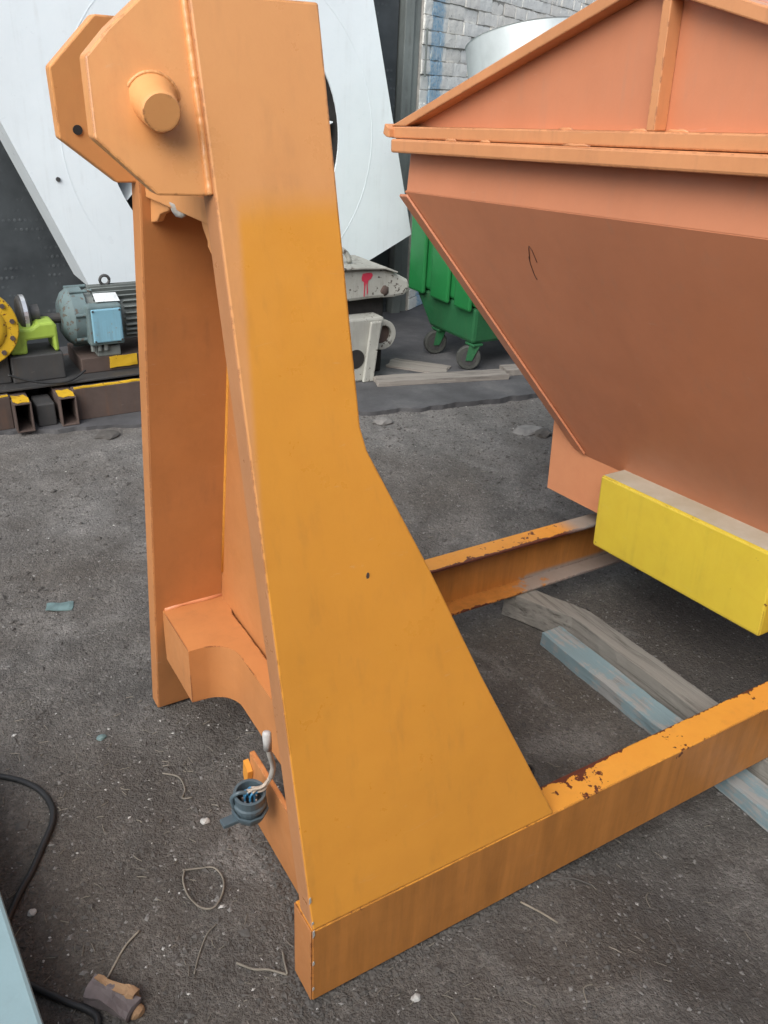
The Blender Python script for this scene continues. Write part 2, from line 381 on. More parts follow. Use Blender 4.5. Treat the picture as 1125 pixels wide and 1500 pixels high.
def spline(pts, sub=8):
    P = [Vector(p) for p in pts]; P = [P[0]] + P + [P[-1]]; o = []
    for i in range(1, len(P) - 2):
        for s in range(sub):
            t = s / sub; a, b, c, d = P[i - 1:i + 3]
            o.append(0.5 * ((2 * b) + (c - a) * t + (2 * a - 5 * b + 4 * c - d) * t * t + (3 * b - a - 3 * c + d) * t ** 3))
    o.append(P[-2]); return o
def wobble_geo(geo, amp, sc, seed=0):
    v, f = geo
    return [Vector(p) + noise.noise_vector(Vector(p) * sc + Vector((seed, seed * 2, 0))) * amp for p in v], f
def grid_box(x0, x1, y0, y1, z0, z1, nx, ny, nz):
    """subdivided box (for rough timber)"""
    bm = bmesh.new(); V = {}
    def vt(i, j, k):
        if (i, j, k) not in V: V[(i, j, k)] = bm.verts.new((x0 + (x1 - x0) * i / nx, y0 + (y1 - y0) * j / ny, z0 + (z1 - z0) * k / nz))
        return V[(i, j, k)]
    for i in range(nx):
        for j in range(ny):
            for k in (0, nz): bm.faces.new([vt(i, j, k), vt(i + 1, j, k), vt(i + 1, j + 1, k), vt(i, j + 1, k)])
    for i in range(nx):
        for k in range(nz):
            for j in (0, ny): bm.faces.new([vt(i, j, k), vt(i + 1, j, k), vt(i + 1, j, k + 1), vt(i, j, k + 1)])
    for j in range(ny):
        for k in range(nz):
            for i in (0, nx): bm.faces.new([vt(i, j, k), vt(i, j + 1, k), vt(i, j + 1, k + 1), vt(i, j, k + 1)])
    bm.verts.index_update()
    g = [v.co.copy() for v in bm.verts], [tuple(v.index for v in f.verts) for f in bm.faces]
    bm.free(); return g
def ss(a, b, x):
    t = max(0, min(1, (x - a) / (b - a))); return t * t * (3 - 2 * t)
def gz(x, y):
    """ground height"""
    tr = ss(0.95, 1.35, x) * (1 - ss(2.6, 3.2, x)) * ss(-0.2, 0.35, y) * (1 - ss(1.95, 2.6, y))
    return -0.092 * tr
def gzn(x, y):
    z = gz(x, y)
    amp = 0.010 + 0.006 * ss(2.0, 3.0, y)
    z += 0.004 * noise.noise(Vector((x * 13, y * 13, 1)))
    z += amp * noise.noise(Vector((x * 1.9, y * 1.9, 3))) + 0.005 * noise.noise(Vector((x * 7, y * 7, 9))) + 0.0025 * noise.noise(Vector((x * 23, y * 23, 5)))
    return z - 0.006

# ------------------------------------------------------------------ ground
def ground():
    def lines(lo, hi, a, b, fine):
        L = []; x = a
        while x < b: L.append(x); x += fine
        step = fine; x = a
        left = []
        while x > lo: step *= 1.25; x -= step; left.append(x)
        step = fine; x = L[-1]; right = []
        while x < hi: step *= 1.25; x += step; right.append(x)
        return left[::-1] + L + right
    xs = lines(-60, 60, -0.4, 3.4, 0.022); ys = lines(-60, 60, 0.4, 4.3, 0.022)
    nx, ny = len(xs), len(ys)
    V = [(x, y, gzn(x, y)) for y in ys for x in xs]
    F = [(j * nx + i, j * nx + i + 1, (j + 1) * nx + i + 1, (j + 1) * nx + i) for j in range(ny - 1) for i in range(nx - 1)]
    tag(obj('ground', (V, F), 'ground', smooth_=True), kind='structure')
ground()
def slab():
    edge = [(-1.5, 4.05), (0.37, 3.86), (0.95, 3.70), (1.5, 3.56), (1.96, 3.40), (2.37, 3.32), (2.70, 3.28), (3.02, 3.24), (4.2, 3.1), (7, 2.9)]
    P = []
    for a, b in zip(edge, edge[1:]):
        n = int(max(2, (b[0] - a[0]) / 0.012))
        for k in range(n):
            t = k / n; x = a[0] + (b[0] - a[0]) * t; y = a[1] + (b[1] - a[1]) * t
            y += 0.03 * noise.noise(Vector((x * 9, 2, 0))) + 0.009 * noise.noise(Vector((x * 24, 5, 0)))
            P.append((x, y))
    P += [(7, 9), (-1.5, 9)]
    n = len(P); V = [(x, y, 0.014) for x, y in P] + [(x, y, -0.06) for x, y in P]
    F = [tuple(range(n))] + [(i, (i + 1) % n, n + (i + 1) % n, n + i) for i in range(n)]
    tag(obj('concrete_slab', (V, F), 'concrete'), kind='structure')
slab()

# ------------------------------------------------------------------ tipping frame
FR = thing('tipping_frame', 'large orange welded steel leg and base frame standing in the foreground', 'steel frame', (0.43, 0.85, 0.0))
fy = lambda z: 0.8498 + 0.2605 * (z - 0.1915)
ry = lambda z: 1.80 - 0.185 * z
fp = [(.43, .186), (.962, .192), (.974, .192), (.818, .534), (.725, .756), (.645, .93), (.626, .972), (.618, 1.01), (.617, 1.585), (.43, 1.585)]
fp = [(.43, .1915), (.9735, .1915)] + fp[3:]
obj('front_plate', prism([(x, fy(z), z) for x, z in fp], (0, .05, 0)), 'orange_plate', FR, bevel=.0035)
rp = [(.43, 0.0), (.95, 0.0), (.93, .19), (.80, .53), (.72, .75), (.64, .93), (.617, 1.0), (.617, 1.56), (.43, 1.56)]
obj('rear_plate', prism([(x, ry(z), z) for x, z in rp], (0, -.048, 0)), 'orange_dull_shade', FR, bevel=.004)
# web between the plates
obj('web', prism([(.598, fy(.31) + .051, .31), (.598, ry(.31) - .049, .31), (.598, ry(1.30) - .049, 1.30), (.598, fy(1.30) + .051, 1.30)], (.012, 0, 0)), 'orange_dull_shade', FR)
# curved cross tube joining front and rear at the foot
ct = [(.450, 1.694), (.450, 1.508)]
ct += [(.545 - .045 * cos(a) , 1.462 + .045 * sin(a)) for a in [radians(d) for d in (80, 60, 40, 20)]][:0]
cv = [(.478 + .068 * sin(radians(a)), 1.439 + .068 * cos(radians(a))) for a in range(8, 90, 9)] + [ (.546, 1.40), (.546, .95), (.592, .95), (.592, 1.60), (.618, 1.694)]
ctp = ct + cv
obj('cross_tube', prism([(x, y, .194) for x, y in ctp], (0, 0, .146)), 'orange_dull_shade', FR, bevel=.004, smooth_='auto')
obj('weld_bead', tube([(.455, 1.690, .341), (.50, 1.692, .343), (.55, 1.689, .342), (.612, 1.691, .342)], .006, 6), 'apricot', FR, smooth_=True)
obj('weld_bead', tube([(.599, ry(z) - .052, z) for z in (.42, .6, .8, 1.0, 1.2, 1.28)], .005, 6), 'orange', FR, smooth_=True)
# low rib and gusset under the cross tube
obj('base_rib', box(.505, .517, .935, 1.305, .001, .188), 'orange_dull_shade', FR, bevel=.002)
obj('hook_tab', prism([(.492, 1.285, .15), (.492, 1.31, .165), (.492, 1.315, .12), (.492, 1.30, .085)], (.012, 0, 0)), 'orange', FR)
# base beams: C channels, webs outward
def channel(x0, x1, yw, inn, h=.19, wd=.07, t=.008):
    s = 1 if inn > 0 else -1
    y1 = yw + s * wd; yt = yw + s * t
    pr = [(yw, .0005), (y1, .0005), (y1, t), (yt, t), (yt, h - t), (y1, h - t), (y1, h), (yw, h)]
    n = 60; V, F = [], []
    for k in range(n + 1):
        x = x0 + (x1 - x0) * k / n
        V += [(x, y, z) for y, z in pr]
    q = len(pr)
    for k in range(n):
        for i in range(q):
            j = (i + 1) % q; F.append((k * q + i, k * q + j, (k + 1) * q + j, (k + 1) * q + i))
    F += [tuple(range(q)), tuple(range(n * q, n * q + q))]
    return V, F
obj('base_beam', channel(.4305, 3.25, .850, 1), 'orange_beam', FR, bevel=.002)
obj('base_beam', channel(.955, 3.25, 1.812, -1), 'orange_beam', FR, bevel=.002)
obj('end_beam', box(3.10, 3.17, .862, 1.80, .010, .18), 'orange_beam', FR, bevel=.003)
obj('end_plate', box(.4275, .4298, .852, .919, .001, .1895), 'orange_dull_shade', FR, bevel=.0015)
# pivot lugs and pin
lg = lambda z: .862 + .2605 * (z - .1915)
l1 = [(.436, 1.586), (.385, 1.586), (.324, 1.538), (.290, 1.505), (.285, 1.413), (.356, 1.346), (.436, 1.343)]
LUG = obj('pivot_lug', prism([(x, lg(z), z) for x, z in l1], (0, .032, 0)), 'orange_old', FR, bevel=.003)
l2 = [(.436, 1.562), (.376, 1.563), (.305, 1.490), (.311, 1.389), (.399, 1.320), (.436, 1.319)]
LUG2 = obj('pivot_lug', prism([(x, 1.77 - .185 * z, z) for x, z in l2], (0, .03, 0)), 'orange_old', FR, bevel=.003)
obj('bolt_hole', cyl((.340, 1.77 - .185 * 1.405 - .0015, 1.402), (.340, 1.52, 1.402), .0075, n=14), 'void', LUG2)
pb = Vector((.369, 1.202, 1.459)); pe = Vector((.362, 1.138, 1.445))
obj('pivot_pin', lathe(pb, pe - pb, [(-.02, .033), (0.004, .0335), (.010, .0315), (.022, .0275), (.050, .0250), (.058, .0245), (.0605, .0228)], 40), 'orange_old', FR, smooth_='auto')
def bead(pts, r, seed):
    P = spline(pts, 10); return tube(P, r, 7, [1 + .35 * noise.noise(Vector((i * .9, seed, 0))) + .15 * noise.noise(Vector((i * 2.3, seed, 4))) for i in range(len(P))])
obj('weld_bead', bead([(.4275, lg(z) - .001, z) for z in (1.345, 1.38, 1.42, 1.46, 1.50, 1.54, 1.58)], .0055, 1), 'orange_old', FR, smooth_=True)
a_, u_, w2_ = frame_of(pe - pb)
obj('weld_bead', bead([pb + a_ * .004 + (u_ * cos(q) + w2_ * sin(q)) * .0335 for q in [k * pi / 6 for k in range(13)]], .0030, 2), 'orange_old', FR, smooth_=True)
# cap plate, weld lumps and torch-cut gusset in the head
obj('cap_plate', prism([(.44, fy(1.30) + .052, 1.298), (.44, ry(1.30) - .05, 1.298), (.596, ry(1.30) - .05, 1.298), (.596, fy(1.30) + .052, 1.298)], (0, 0, .035)), 'orange_old', FR, bevel=.002)
gs = [(1.30, .0), (1.30, .075), (1.285, .07), (1.27, .058), (1.262, .06), (1.25, .045), (1.235, .038), (1.225, .018), (1.215, .0)]
obj('torch_cut_gusset', prism([(.448, fy(z) + .052 + d, z) for z, d in gs], (.012, 0, 0)), 'orange_old', FR, bevel=.002)
gs = [(1.30, .0), (1.30, -.10), (1.288, -.095), (1.282, -.07), (1.276, -.05), (1.262, -.035), (1.255, 0)]
obj('torch_cut_gusset', prism([(.448, ry(z) - .049 + d, z) for z, d in gs], (.012, 0, 0)), 'orange_old', FR, bevel=.002)
def lump(c, r, seed, n=2):
    bm = bmesh.new(); bmesh.ops.create_icosphere(bm, subdivisions=n, radius=1)
    for v in bm.verts: v.co = Vector((v.co.x * r[0], v.co.y * r[1], v.co.z * r[2])) * (1 + .35 * noise.noise(v.co * 1.6 + Vector((seed, 0, 0)))) + Vector(c)
    bm.verts.index_update(); g = [v.co.copy() for v in bm.verts], [tuple(v.index for v in f.verts) for f in bm.faces]; bm.free(); return g
obj('weld_spatter', lump((.446, 1.36, 1.300), (.008, .034, .013), 3), 'weld', FR, smooth_=True)
obj('paint_scar', prism([(.604 + .003 * cos(a), fy(.775) - .0012, .775 + .007 * sin(a)) for a in [k * pi / 4 for k in range(8)]], (0, .001, 0)), 'rusty', FR)
# bare nicks along the front corner
for z, ln in ((.245, .018), (.205, .008), (.175, .02), (.10, .012), (.03, .01)):
    yy = fy(z) if z > .19 else .8497
    obj('bare_nick', prism([(.4295, yy - .0006, z), (.434, yy - .0006, z + ln * .3), (.4325, yy - .0006, z + ln), (.4295, yy - .0006, z + ln * .8)], (0, -.0006, 0)), 'chip', FR)

# ------------------------------------------------------------------ hopper (tilted a little)
HP = thing('hopper', 'big terracotta orange steel hopper with gabled cover sitting inside the frame', 'hopper', (1.8, 1.30, 0), (radians(-3.1), 0, 0))
def H(name, geo, mat, parent=None, **k): return obj(name, geo, mat, parent or HP, local=True, **k)
X1 = 1.35     # far side
def band(x0, x1, y, z0, z1, t, ang=0):   # rectangular ring of four bars
    return [box(x0, x0 + t, -y, y, z0, z1), box(x1 - t, x1, -y, y, z0, z1), box(x0 + t, x1 - t, y - t, y, z0, z1), box(x0 + t, x1 - t, -y, -y + t, z0, z1)]
for g in band(-.40, X1 + .06, .914, 1.350, 1.387, .065): H('rim_bar', g, 'terra_light', bevel=.006)
for g in band(-.385, X1 + .045, .938, 1.3885, 1.420, .05): H('cover_bar', g, 'terra_light', bevel=.004)
H('rim_stop', prism([(-.402, .955, 1.400), (-.402, .938, 1.392), (-.402, .920, 1.390), (-.402, .920, 1.414), (-.402, .945, 1.428)], (.05, 0, 0)), 'terra_light', bevel=.003)
for y_, l_, z_ in ((.62, .05, 1.388), (.14, .09, 1.388), (-.02, .05, 1.420), (.20, .05, 1.420), (-.12, .06, 1.420), (.47, .04, 1.388)):
    H('weld_bead', tube([(-.392 if z_ < 1.4 else -.372, y_ + l_ * (k / 4 - .5), z_ + .0015 * (k % 2)) for k in range(5)], .0045, 6, [.3, 1, 1.1, .9, .3]), 'terra_light', smooth_=True)
# skirt
t = .008
for nm, a, b in (('skirt', (-.335, .904), (-.335, -.904)), ('skirt', (X1, .904), (X1, -.904)), ('skirt', (-.335, .904), (X1, .904)), ('skirt', (-.335, -.904), (X1, -.904))):
    d = (Vector((b[0], b[1], 0)) - Vector((a[0], a[1], 0))).normalized(); nrm = Vector((-d.y, d.x, 0)) * t
    ctr = Vector(((-.335 + X1) / 2, 0, 0))
    if (ctr - Vector((a[0], a[1], 0))).dot(nrm) < 0: nrm = -nrm
    # slightly bowed outwards at the bottom
    o1 = -nrm.normalized() * .012
    A, B = Vector((a[0], a[1], 0)), Vector((b[0], b[1], 0))
    H(nm, prism([A + Vector((0, 0, 1.3495)), B + Vector((0, 0, 1.3495)), B + o1 + Vector((0, 0, 1.242)), A + o1 + Vector((0, 0, 1.242))], nrm), 'terra', bevel=.002)
# four sloping panels
T = [(-.347, .914, 1.2415), (-.347, -.914, 1.2415), (X1 + .012, -.914, 1.2415), (X1 + .012, .914, 1.2415)]
Bt = [(.10, .475, .452), (.10, -.475, .452), (.62, -.475, .452), (.62, .475, .452)]
for i in range(4):
    j = (i + 1) % 4
    p = [Vector(T[i]), Vector(T[j]), Vector(Bt[j]), Vector(Bt[i])]
    nrm = (p[1] - p[0]).cross(p[3] - p[0]).normalized()
    cen = sum(p, Vector()) / 4
    if (Vector((.4, 0, 1.6)) - cen).dot(nrm) < 0: nrm = -nrm
    pn = H('sloping_panel', prism(p, nrm * .008), 'terra', bevel=.001)
    if i == 0: PAN = pn; PN = nrm; PP = p
# edge strips down the panel joints
ed = Vector(Bt[0]) - Vector(T[0]); out_ = Vector((-.3, .8, -.15)).normalized()
for s in (1, -1):
    a = Vector((T[0][0], s * T[0][1], T[0][2])); b = Vector((Bt[0][0], s * Bt[0][1], Bt[0][2])); b = a + (b - a) * .985; a = a + (b - a) * .012
    o = Vector((.018, s * .070, -.004)); k = Vector((-.008, s * -.010, -.004))
    H('edge_strip', prism([a + k, b + k, b + k + o * .95, a + k + o], (.004, 0, .007)), 'terra', bevel=.0015)
# hand-drawn marker scribble on the front panel
def onpan(u, v):   # u along width 0..1 from far, v down 0..1
    a = PP[0].lerp(PP[1], u); b = PP[3].lerp(PP[2], u); return a.lerp(b, v) - PN * .0012
def pan_from(y, z):
    v = (T[0][2] - z) / (T[0][2] - Bt[0][2]); hw = .914 + (.475 - .914) * v
    return onpan((hw - y) / (2 * hw), v)
sc = [[(.405, 1.105), (.395, 1.130), (.388, 1.142), (.381, 1.130), (.378, 1.100)], [(.405, 1.112), (.409, 1.09), (.408, 1.06), (.404, 1.05)]]
H('marker_scribble', join(*[tube([pan_from(y, z) for y, z in s_], .0010, 5) for s_ in sc]), 'marker', PAN)
# gabled cover: gable panel, sloping flanges, ribs, roof sheets
ap = 1.705; e0 = 1.4205
gab = [(-.345, .90, e0), (-.345, -.90, e0), (-.345, 0, ap - .03)]
H('gable_panel', prism(gab, (.006, 0, 0)), 'terra')
H('gable_panel', prism([(X1, y, z) for x, y, z in gab], (.006, 0, 0)), 'terra')
for s in (1, -1):
    H('gable_flange', prism([(-.385, s * .938, e0 + .0005), (-.385, s * .860, e0 + .0005), (-.385, 0, ap - .028), (-.385, 0, ap)], (.046, 0, 0)), 'terra_light', bevel=.003)
    H('roof_sheet', prism([(-.3385, s * .938, e0 + .001), (-.3385, s * .915, e0 + .0005), (-.3385, 0, ap - .0075), (-.3385, 0, ap + .0005)], (X1 + .38, 0, 0)), 'terra', bevel=.001)
H('gable_rib', box(-.380, -.3455, -.068, -.046, e0 + .0005, ap - .055), 'terra_light', bevel=.002)
# support plate, yellow fork pocket, feet
H('support_plate', box(.1005, .112, -.645, .645, .277, .56), 'apricot', bevel=.002)
H('support_plate', box(.60, .612, -.645, .645, .277, .56), 'apricot', bevel=.002)
for s in (1, -1):
    H('side_plate', box(.1125, .5995, s * .62 - .006, s * .62 + .006, .277, .54), 'apricot', bevel=.002)
pk = H('fork_pocket', box(0.0, .0995, -.303, .308, .228, .465), 'yellow', bevel=.007, label='bright yellow steel fork pocket')
for s in (1, -1):
    H('foot', box(.60 + .013, .70, s * .44 - .03, s * .44 + .03, .19 + (.026 if s > 0 else -.02), .40), 'apricot', bevel=.003)
# pocket's top face: pale dust with sky reflection put into its colour
def dust_sheen():
    mt, t_, b = nodes('pale_dust_sheen'); v = coord(t_)
    n = noise_n(t_, v, 9, 5, .6)
    t_.links.new(ramp(t_, n, [(.35, (.44, .40, .29)), (.65, (.52, .49, .40))]), b.inputs['Base Color']); b.inputs['Roughness'].default_value = .55
    return mt
M['dust_sheen'] = dust_sheen()
H('dust_sheen_top', box(.008, .0992, -.297, .302, .4655, .4665), 'dust_sheen', pk)

# ------------------------------------------------------------------ connector and wires hanging from the leg
CN = thing('cable_connector', 'blue grey multi pin plug dangling on wires beside the orange leg', 'connector', (.455, 1.16, .10))
a = Vector((-.02, -.1, 1)).normalized()
cc = Vector((.452, 1.178, .150))
obj('plug_shell', lathe(cc, a, [(0, .018), (.004, .026), (.030, .031), (.034, .034), (.042, .034), (.046, .031), (.062, .0325), (.068, .033), (.068, .027), (.030, .025), (.028, .001)], 22, closed=False), 'connector', CN, bevel=.0008)
obj('plug_face', lathe(cc + a * .036, a, [(0, .0255), (.003, .0255)], 20), 'void', CN)
for k in range(7):
    q = k * 2 * pi / 7; p = cc + a * .038 + Vector((cos(q) * .014, sin(q) * .014, 0))
    obj('pin', cyl(p, p + a * .012, .0022, n=8), 'bright', CN)
obj('latch_lever', tube(spline([cc + Vector((-.034, 0, .035)), cc + Vector((-.037, 0, .06)), cc + Vector((-.026, -.006, .075)), cc + Vector((-.008, -.01, .072))], 5), .0045, 6), 'connector', CN, smooth_=True)
obj('mounting_ear', wobble_geo(box(cc.x - .062, cc.x - .02, cc.y - .01, cc.y + .012, cc.z - .004, cc.z + .006), .003, 40), 'connector', CN, bevel=.002)
obj('cracked_skirt', lathe(cc - a * .004, a, [(0, .028), (.018, .037), (.026, .038), (.026, .033), (0, .022)], 9, closed=False), 'connector', CN)
pe_ = Vector((.470, 1.135, .262))
for k in range(6):
    q = k * 2 * pi / 6 + .3; p0 = cc + a * .036 + Vector((cos(q) * .011, sin(q) * .011, 0))
    mid = p0.lerp(pe_, .5) + Vector((random.uniform(-.006, .006), random.uniform(-.006, .006), .012))
    pts = spline([p0, p0 + a * .03, mid, pe_ + Vector((random.uniform(-.004, .004), random.uniform(-.004, .004), 0)), Vector((.478, 1.115, .30 + .006 * k))], 5)
    h_ = len(pts) // 3
    obj('wire', tube(pts[:h_ + 1], .0026, 6), 'wire_blue', CN, smooth_=True)
    obj('wire', tube(pts[h_:], .0023, 6), 'wire_pale', CN, smooth_=True)
obj('grey_sheath', tube(spline([(.476, 1.120, .29), (.474, 1.105, .33), (.462, 1.088, .375), (.455, 1.082, .405)], 5), .0052, 8), 'weld', CN, smooth_=True)
obj('white_tape_wrap', tube([(.455, 1.083, .402), (.453, 1.080, .43), (.452, 1.079, .444), (.4525, 1.080, .447)], .0078, 10, [1, 1.1, 1.05, .8]), 'tape', CN, smooth_=True)

# ------------------------------------------------------------------ timbers under the frame
def timber(name, label, cat, x0, x1, y0, y1, z0, z1, mat, rotz=0, seed=0, amp=.006, nx=4, ny=30, nz=3, kink=None):
    c = Vector(((x0 + x1) / 2, (y0 + y1) / 2, 0))
    g = grid_box(x0 - c.x, x1 - c.x, y0 - c.y, y1 - c.y, z0, z1, nx, ny, nz)
    V = []
    for p in g[0]:
        q = p + Vector((noise.noise(p * 6 + Vector((seed, 0, 0))) + .5 * noise.noise(p * 25 + Vector((seed, 3, 0))), noise.noise(p * 9 + Vector((seed, 7, 0))), .6 * noise.noise(p * 8 + Vector((seed, 11, 0))))) * amp
        q.z = min(q.z, z1)
        if kink is not None and q.y + c.y > kink: q.x -= (q.y + c.y - kink) * .42
        V.append(q)
    o = obj(name, (V, g[1]), mat, loc=None, bevel=.002)
    o.location = c; o.rotation_euler = (0, 0, rotz)
    return tag(o, label, cat)
timber('timber_beam', 'weathered grey timber beam lying on the ground under the orange frame', 'timber', 1.710, 1.786, .55, 1.79, -.098, -.003, 'timber', seed=2, kink=1.56, ny=60)
timber('painted_plank', 'flaking light blue plank on the ground beside the grey timber beam', 'plank', 1.615, 1.698, .50, 1.60, -.10, -.052, 'timber_blue', seed=9)

# ------------------------------------------------------------------ white fan housing behind the leg
FH = thing('fan_housing', 'large white steel fan housing with a round opening behind the orange leg', 'fan housing', (1.8, 4.75, .014))
hc = Vector((1.80, 0, 1.17)); HR = .645
poly = [(1.0, .45), (1.27, .40), (2.615, .465), (2.965, .63), (2.64, 1.86), (2.50, 2.40), (.20, 2.40), (.695, 1.21)]
def ray_poly(q):
    d = Vector((cos(q), sin(q))); best = None
    for (x0, z0), (x1, z1) in zip(poly, poly[1:] + poly[:1]):
        a = Vector((x0 - hc.x, z0 - hc.z)); e = Vector((x1 - x0, z1 - z0))
        den = d.x * e.y - d.y * e.x
        if abs(den) < 1e-9: continue
        tt = (a.x * e.y - a.y * e.x) / den; s = (a.x * d.y - a.y * d.x) / den
        if tt > 0 and -1e-6 <= s <= 1 + 1e-6 and (best is None or tt < best): best = tt
    return hc.x + d.x * best, hc.z + d.y * best
angs = sorted([2 * pi * k / 72 for k in range(72)] + [math.atan2(z - hc.z, x - hc.x) % (2 * pi) for x, z in poly])
yf, yb = 4.55, 4.562
V, F = [], []
for q in angs:
    ox, oz = ray_poly(q); ix, iz = hc.x + HR * cos(q), hc.z + HR * sin(q)
    V += [(ix, yf, iz), (ox, yf, oz), (ix, yb, iz), (ox, yb, oz)]
n = len(angs)
for k in range(n):
    j = (k + 1) % n; a, b = 4 * k, 4 * j
    F += [(a, a + 1, b + 1, b), (a + 2, b + 2, b + 3, a + 3), (a, b, b + 2, a + 2), (a + 1, a + 3, b + 3, b + 1)]
obj('front_plate', (V, F), 'white', FH)
V, F = [], []
m_ = len(poly)
for y in (yb + .0005, 4.93): V += [(x, y, z) for x, z in poly]
F = [(i, (i + 1) % m_, m_ + (i + 1) % m_, m_ + i) for i in range(m_)] + [tuple(range(m_, 2 * m_))]
obj('shell', (V, F), 'white', FH)
def ring(cx, cz, r0, r1, y0, y1, n=64):
    V, F = [], []
    for k in range(n):
        q = 2 * pi * k / n
        for r, y in ((r0, y0), (r1, y0), (r1, y1), (r0, y1)): V.append((cx + r * cos(q), y, cz + r * sin(q)))
    for k in range(n):
        j = (k + 1) % n
        for i in range(4): F.append((4 * k + i, 4 * k + (i + 1) % 4, 4 * j + (i + 1) % 4, 4 * j + i))
    return V, F
obj('seam_ring', ring(1.80, 1.17, .8585, .862, yf - .0012, yf - .0003), 'white', FH)
obj('dark_inlet_lining', lathe((1.80, 4.5625, 1.17), (0, 1, 0), [(0, .652), (.30, .652)], 64, closed=False), 'void', FH)  # near-black lining; the opening's inner shade is put into its colour
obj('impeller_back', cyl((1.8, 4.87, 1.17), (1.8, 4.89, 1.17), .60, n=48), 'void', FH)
for k in range(9):
    q = 2 * pi * k / 9 + .03
    c0 = Vector((1.8 + .49 * cos(q), 0, 1.17 + .49 * sin(q))); c1 = Vector((1.8 + .634 * cos(q + .10), 0, 1.17 + .634 * sin(q + .10)))
    nn = Vector((-(c1 - c0).z, 0, (c1 - c0).x)).normalized() * .006
    obj('impeller_blade', prism([c0 + Vector((0, 4.59, 0)), c1 + Vector((0, 4.59, 0)), c1 + Vector((0, 4.868, 0)), c0 + Vector((0, 4.868, 0))], nn), 'white', FH)
for x in (1.45, 2.3):
    obj('leg', box(x - .05, x + .05, 4.60, 4.88, .014, .41), 'dark_steel', FH, bevel=.004)
for x, z in ((.905, .985),):
    obj('bolt', cyl((x, yf - .008, z), (x, yf, z), .011, n=8), 'dark_steel', FH)

# ------------------------------------------------------------------ dark sheet wall and brick wall
DW = thing('sheet_metal_wall', 'dark dimpled sheet wall running behind the white fan housing', 'wall', (0.8, 5.05, 0))
px = -2.2
while px < 3.1:
    wd = min(.92, 3.13 - px)
    obj('sheet', box(px, px + wd - .012, 5.05 + .012 * random.random(), 5.085, .0, 3.2), 'clad', DW, bevel=.003)
    px += wd
obj('backing', box(-2.2, 3.13, 5.087, 5.10, .0, 3.2), 'dark_steel', DW)
obj('corner_post', box(3.131, 3.20, 5.00, 5.09, .0, 3.2), 'fin', DW, bevel=.006)
obj('corner_trim', box(3.2015, 3.262, 5.03, 5.10, .0, 3.2), 'fin', DW, bevel=.006)
BW = thing('brick_wall', 'whitewashed rough brick wall with a blue painted band', 'wall', (3.281, 5.023, 0), (0, 0, math.atan2(.537, .844)))
LEN = 4.6
obj('mortar_bed', box(0, LEN, .008, .24, 0, 3.0), 'mortar', BW, local=True)
BH, BL = .083, .262
def brick_mesh(seed, ln):
    g = grid_box(0, ln, 0, .10, 0, BH - .007, 6, 1, 4)
    V = []
    for p in g[0]:
        q = p.copy()
        ex = min(p.x, ln - p.x) / .012; ez = min(p.z, (BH - .007) - p.z) / .012
        rnd = (1 - min(1, ex)) * .6 + (1 - min(1, ez)) * .4
        if p.y < .05: q.y += .003 * rnd + .004 * noise.noise(p * 18 + Vector((seed * 3, 0, 0)))
        q.x += .007 * noise.noise(p * 25 + Vector((seed, 5, 0))); q.z += .006 * noise.noise(p * 22 + Vector((seed, 9, 2)))
        V.append(q)
    me = bpy.data.meshes.new('brick'); me.from_pydata([tuple(v) for v in V], [], g[1]); me.update()
    bm = bmesh.new(); bm.from_mesh(me); bmesh.ops.recalc_face_normals(bm, faces=bm.faces); bm.to_mesh(me); bm.free()
    me.materials.append(M['brick'])
    return me
full = [brick_mesh(i, BL - .006) for i in range(7)]; half = [brick_mesh(20 + i, BL / 2 - .006) for i in range(4)]
rest = []; count = 0
for r in range(0, 30):
    z = .02 + r * BH; x = -.0 if r % 2 == 0 else -BL / 2
    k = 0
    header = (r % 3 == 1)
    while x < LEN - .05:
        ln = BL if not header or random.random() < .35 else BL / 2
        if x < 0: x = 0; ln = BL / 2
        me = random.choice(full if ln == BL else half)
        if z > 1.0 and count < 300 and z < 2.35 and x < 4.0:
            o = bpy.data.objects.new('brick', me); COL.objects.link(o); o.parent = BW
            o.location = (x + .006, random.uniform(-.008, .006), z + random.uniform(-.003, .003)); o.rotation_euler = (0, random.uniform(-.012, .012), random.uniform(-.006, .006)); count += 1
        else:
            rest.append((me, Vector((x + .006, random.uniform(-.008, .006), z))))
        x += ln
V, F = [], []
for me, o_ in rest:
    k = len(V); V += [v.co + o_ for v in me.vertices]; F += [tuple(i + k for i in p.vertices) for p in me.polygons]
o = obj('outlying_bricks', (V, F), 'brick', BW, local=True, kind='stuff')
obj('hinge_rod', tube([(.014, -.02, 1.50), (.014, -.02, 1.77)], .007, 8), 'fin', BW, local=True)

